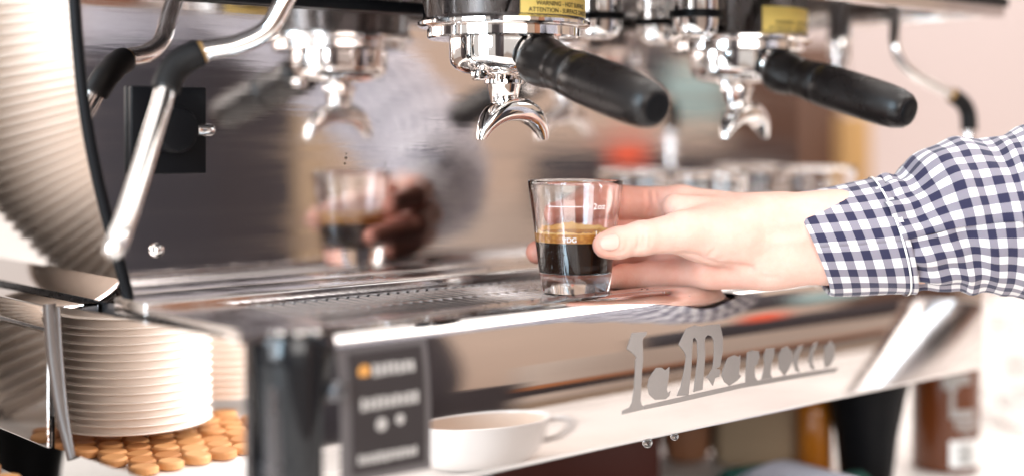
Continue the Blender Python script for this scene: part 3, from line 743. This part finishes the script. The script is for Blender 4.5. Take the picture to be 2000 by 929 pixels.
mk('apron', (v, f), 'apron', per, smooth=80)

# ------------------------------------------------------------------ things under and beside the machine
bx, by = 999., 610.
bt = thing('brown_bottle', 'brown bottle with white lettering and barcode label standing at the machine corner', 'bottle', (bx, by, -270))
def br(z): return 26.5
mk('bottle_body', lathe([(23,-269.8),(25.5,-268.8),(26.5,-266),(26.5,-160),(25,-148),(19,-136),(11,-128),(10,-112)], (bx, by, 0), seg=48), 'brown_glass', bt)
mk('bottle_cap', lathe([(11,-116),(12,-115),(12,-98),(11,-97)], (bx, by, 0), seg=32), 'black_trim', bt)
def wrap(u0, u1, z0, z1, m, name, dr=.15):
    v = []; f = []; n = 16; R = 26.5+dr
    for i in range(n+1):
        r = u0+(u1-u0)*i/n; a = afront+math.asin(max(-.99, min(.99, r/R)))
        v += [(bx+R*math.cos(a), by+R*math.sin(a), z0), (bx+R*math.cos(a), by+R*math.sin(a), z1)]
    for i in range(n): f.append((2*i, 2*i+2, 2*i+3, 2*i+1))
    return mk(name, (v, f), m, bt)
bl = wrap(-5, 22.5, -264, -243, 'white_print', 'barcode_label')
xx = 1.5
while xx < 15: wrap(xx, xx+.7, -262, -246, 'ink', 'bar', .3).parent = bl; xx += 1.5
wrap(-10, 2, -203, -192, 'label_print', 'bottle_print'); wrap(-3, 12, -199, -191, 'label_print', 'bottle_print'); wrap(-5, -1, -226, -203, 'label_print', 'bottle_print')
wrap(-3, 16, -226, -219, 'label_print', 'bottle_print'); wrap(-1, 19, -233, -228, 'label_print', 'bottle_print'); wrap(3, 16, -238.5, -236, 'label_print', 'bottle_print')

def at_counter(px, py): d = LIFT*FP/(py-HZ); return S(px, py, d)
for (px, py, hh, rt, lb) in [(1955, 800, 88, 33, 'clear tumbler on the counter right behind the brown bottle'), (2015, 830, 92, 34, 'clear tumbler at the right picture edge beside the brown bottle'), (1985, 745, 90, 34, 'farthest clear tumbler on the counter under the checked sleeve')]:
    x, y, z = at_counter(px, py); plain_glass(x, y, -269.8, lb, hh, rt, rt-6, 'tumbler', 'tumblers on the counter', 'tumbler')
# amber jar, bag, box under the machine
x, y, z = S(1592, 850, 1100)
aj = thing('amber_jar', 'amber honey jar under the machine beside its black leg', 'jar', (x, y, -270))
mk('jar_body', lathe([(11,-269.8),(13,-268),(14,-262),(14,-222),(12,-213),(9,-210)], (x, y, 0), seg=40), 'amber', aj); mk('jar_lid', lathe([(10,-211),(10.4,-209),(10.4,-200),(10,-199)], (x, y, 0), seg=32), 'ochre', aj)
def view_box(name, px0, px1, z0, z1, d, dep, m, label, cat, r=4):
    r0, r1 = (px0-1000)/FP*d, (px1-1000)/FP*d
    g = rbox(r0, r1, d, d+dep, z0, z1, r); return tag(mk(name, ([U(*p) for p in g[0]], g[1]), m), label, cat)
view_box('kraft_bag', 1400, 1570, -269.8, -196, 1110, 60, 'kraft', 'pale kraft paper bag standing under the machine', 'bag', 10)
view_box('wooden_box', 960, 1290, -269.8, -190, 1070, 120, 'redwood', 'dark red wooden box under the machine on the left', 'box', 2)
view_box('cork_tub', 1300, 1392, -269.8, -215, 1120, 50, 'wood_brown', 'brown tub under the machine between red box and kraft bag', 'tub', 12)
# folded towel with green border
def towel():
    n, mm = 36, 24; v = []; f = []
    x0, y0, _ = S(1420, 930, 985); 
    for i in range(n+1):
        for j in range(mm+1):
            u, q = i/n, j/mm; r = 150+u*115; d = 955+q*75
            e = min(u, 1-u, q, 1-q); z = -269.3 + 26*min(1, e*5)**.5 + 6*math.sin(u*9+q*5)*min(1, e*6) - 5*u
            v.append(U(r, d, max(-269.5, z)))
    for i in range(n):
        for j in range(mm): k = i*(mm+1)+j; f.append((k, k+1, k+mm+2, k+mm+1))
    t = tag(mk('folded_towel', (v, f), 'towel', smooth=80), 'folded lilac white towel with dark green border under the machine', 'towel')
    ed = [v[i*(mm+1)+mm-2] for i in range(n+1)]
    mk('green_border', tube([(p[0], p[1], p[2]+1.2) for p in ed], 6, 10), 'towel_edge', t)
    ed = [v[2*(mm+1)+j] for j in range(mm+1)]
    mk('green_border', tube([(p[0], p[1], p[2]+1.2) for p in ed], 5, 10), 'towel_edge', t)
towel()

# cup on the counter in front, mirrored in the front panel
cx, cy_ = 646., 325.
wc = thing('coffee_cup', 'white low coffee cup on the counter mirrored in the front panel', 'cup', (cx, cy_, -270))
mk('cup_body', lathe([(30,-269.8),(34,-268.5),(40,-264),(45.5,-254),(48.4,-243),(50,-215),(50.2,-213.6),(48.8,-213),(47.4,-215),(45.6,-243),(42,-254),(10,-259)], (cx, cy_, 0), seg=64), 'porcelain', wc)
mk('cup_interior', lathe([(45.4,-243),(47.2,-216)], (cx, cy_, 0), seg=64, cap0=False, cap1=False), 'cup_inside', wc)
hp = [(cx+.751*a, cy_+.66*a, z) for a, z in ((45,-219),(60,-218),(66,-227),(58,-240),(42,-246))]
mk('cup_handle', tube(spline(hp, 8), 4.2, 14), 'porcelain', wc)
# steel tumbler on the counter in front right, mirrored at the right of the panel
X_, Y_, Z_ = S(1730, 690, 1180); tx, ty = X_, 2*FY-Y_
tag(mk('steel_cup', lathe([(27,-269.8),(29,-268),(36,-200),(47,-130),(48,-129),(46.6,-129),(35,-198),(28,-262),(1,-264)], (tx, ty, 0), seg=56), 'tray_steel', None, (tx, ty, -269.8)), 'tapered steel cup on the counter mirrored in the front panel', 'steel cup')

bpy.data.objects['steel_cup'].rotation_euler = Vector((0,0,1)).rotation_difference(Vector((.751*.42, .66*.42, .908))).to_euler(); bpy.data.objects['steel_cup'].location.z += .011
# stacks of paper cups left of the machine, seen in the polished side panels
CUP = lathe([(30.5,95),(31,94.2),(43.6,2.6),(45.8,2.2),(46.6,1.1),(45.8,0),(43.4,.2),(30,92),(29.5,93.2),(2,93.4)], (0,0,0), seg=40)
cupm = None
def stack(X, Y, z0, n, pitch, lean, az, scale, label, group, zs_=1.):
    global cupm
    p = Vector((X, Y, z0)); sr = random.Random(n)
    for k in range(n):
        ln = lean*max(0, 1-k/(n*.6))+sr.uniform(-.012, .012); az_ = az+sr.uniform(-.05, .05)
        ax = Vector((math.sin(ln)*math.cos(az_), math.sin(ln)*math.sin(az_), math.cos(ln))); q = Vector((0,0,1)).rotation_difference(ax)
        p = p + ax*(pitch*sr.uniform(.9, 1.1))
        if cupm is None: o = mk('paper_cup', CUP, 'paper', None, (0,0,0), smooth=40); cupm = o
        else: o = cupm.copy(); COL.objects.link(o)
        o.location = M3(p); o.rotation_euler = q.to_euler(); o.scale = (scale, scale, scale*zs_)
        tag(o, label, 'paper cup', group)
        if zs_ == 1. and lean: o.material_slots[0].link = 'OBJECT'; o.material_slots[0].material = MAT['paper_lit']
stack(243, 794, -184, 15, 4.7, 0, 0, 1.02, 'cream paper cup in the low upright stack nearest the tray side', 'low stack of paper cups', .5)
stack(228, 922, -184, 36, 7.4, .44, math.atan2(.66, .751), 1.12, 'cream paper cup in the tall bent stack mirrored in the side panel', 'tall stack of paper cups')
stack(138, 838, -184, 28, 4.7, 0, 0, 1.0, 'cream paper cup in the stack behind the low upright stack', 'rear stack of paper cups')
tag(mk('cup_riser', rbox(60, 308, 700, 1120, -269.8, -191, 6, 2), 'porcelain'), 'white riser box carrying the paper cup stacks', 'riser')
dm = None
for i in range(8):
    for j in range(10):
        x, y = 168+i*17.5+(8.7 if j % 2 else 0), 712+j*15.2
        if x > 298: continue
        if dm is None: dm = mk('wooden_disc', lathe([(7.2,0),(8.4,.8),(8.4,3.6),(7.2,4.6)], (0,0,0), seg=18), 'disc_wood', None, (0,0,0)); o = dm
        else: o = dm.copy(); COL.objects.link(o)
        k = random.uniform(.9, 1.04); o.scale = (k, k*random.uniform(.92, 1), random.uniform(.8, 1.2)); o.rotation_euler = (random.uniform(-.06,.06), random.uniform(-.06,.06), random.uniform(0, 6))
        o.location = M3((x+random.uniform(-.6,.6), y+random.uniform(-.6,.6), -190.6)); tag(o, 'round orange wooden disc in the mat under the cup stacks', 'wooden disc', 'mat of wooden discs')

# ------------------------------------------------------------------ room across the counter, seen only as reflections
def mirrored_box(name, px0, px1, py0, py1, d, dep, m, label, cat):
    r0, r1 = (px0-1000)/FP*d, (px1-1000)/FP*d; z1, z0 = -(py0-HZ)/FP*d, -(py1-HZ)/FP*d
    g = rbox(r0, r1, d, d+dep, z0, z1, 6, 2); v = []
    for p in g[0]: X, Y, Z = U(*p); v.append((X, 2*MY-Y, Z))
    return tag(mk(name, (v, g[1]), m), label, cat)
mirrored_box('tall_cabinet', -150, 500, -300, 760, 3200, 300, 'grey_mauve', 'tall grey cabinet across the room mirrored at the left of the splash back', 'cabinet')
mirrored_box('pale_patch', 420, 505, 35, 150, 3000, 30, 'cream', 'pale patch across the room mirrored beside the left steam wand', 'patch')  # pale panel added in place of a bright window patch
mirrored_box('tan_post', 575, 640, 120, 600, 2700, 80, 'kraft', 'tan post across the room mirrored left of the glass reflection', 'post')
mirrored_box('orange_crate', 235, 335, 74, 112, 3000, 150, 'orange', 'orange crate across the room mirrored high on the splash back', 'crate')
mirrored_box('dark_shelf', 1040, 1560, 290, 420, 3300, 300, 'dark_cab', 'dark low shelf across the room mirrored behind the hand', 'shelf')
mirrored_box('coffee_grinder', 1185, 1330, 60, 200, 2900, 150, 'dark_cab', 'dark coffee grinder across the room mirrored between the groups', 'grinder')
mirrored_box('steel_boiler', 1300, 1420, 130, 240, 2850, 120, 'teal', 'grey green steel boiler across the room mirrored beside the grinder', 'boiler')
mirrored_box('red_tin', 1195, 1262, 258, 330, 2800, 100, 'red', 'red tin across the room mirrored above the glasses', 'tin')
mirrored_box('dark_door', 1430, 1640, 100, 420, 3600, 100, 'brown_dark', 'brown door across the room mirrored behind the far portafilter', 'door')
# directly seen behind the machine's right end
view_box('brown_cabinet', 1530, 1650, -120, 120, 1900, 200, 'brown_dark', 'blurred brown cabinet behind the right end of the machine', 'cabinet')
view_box('ochre_post', 1652, 1702, -200, 20, 1800, 60, 'ochre', 'blurred ochre post between brown cabinet and pink wall', 'post')
# shelf boards opposite, the black one painted for a shaded gap, mirrored as stripes in the front panel
for z0, z1, m, lb in [(-290,-200,'cream','topmost cream board'),(-370,-291,'cream','upper cream board'),(-485,-371,'cream','middle cream board'),(-530,-486,'wood_orange','lower orange wood board'),(-600,-531,'dark_cab','black strip painted as a shaded gap'),(-665,-601,'cream','lower cream board'),(-760,-666,'kraft','lowest tan board')]:
    tag(mk('shelf_board', box(2200, 4600, -1440, -1400, z0, z1), m), lb+' of the shelving across the room', 'board', 'boards of the opposite shelving')
tag(mk('dark_fridge', rbox(1480, 2190, -1700, -1390, -1169, -420, 10), 'dark_cab'), 'dark low fridge across the room mirrored left of the logo', 'fridge')

# unseen blocks added behind the lens to put dark bands in the chrome
tag(mk('dark_block', rbox(-1300, -700, -800, -500, -1169, 520, 12), 'dark_cab'), 'dark tall block added behind the viewer, mirrored in the black corner post', 'block')
tag(mk('brown_block', rbox(700, 1150, -1500, -1420, -1169, 700, 12), 'wood_brown'), 'brown wooden block added across the room, mirrored in the chrome groups', 'screen')
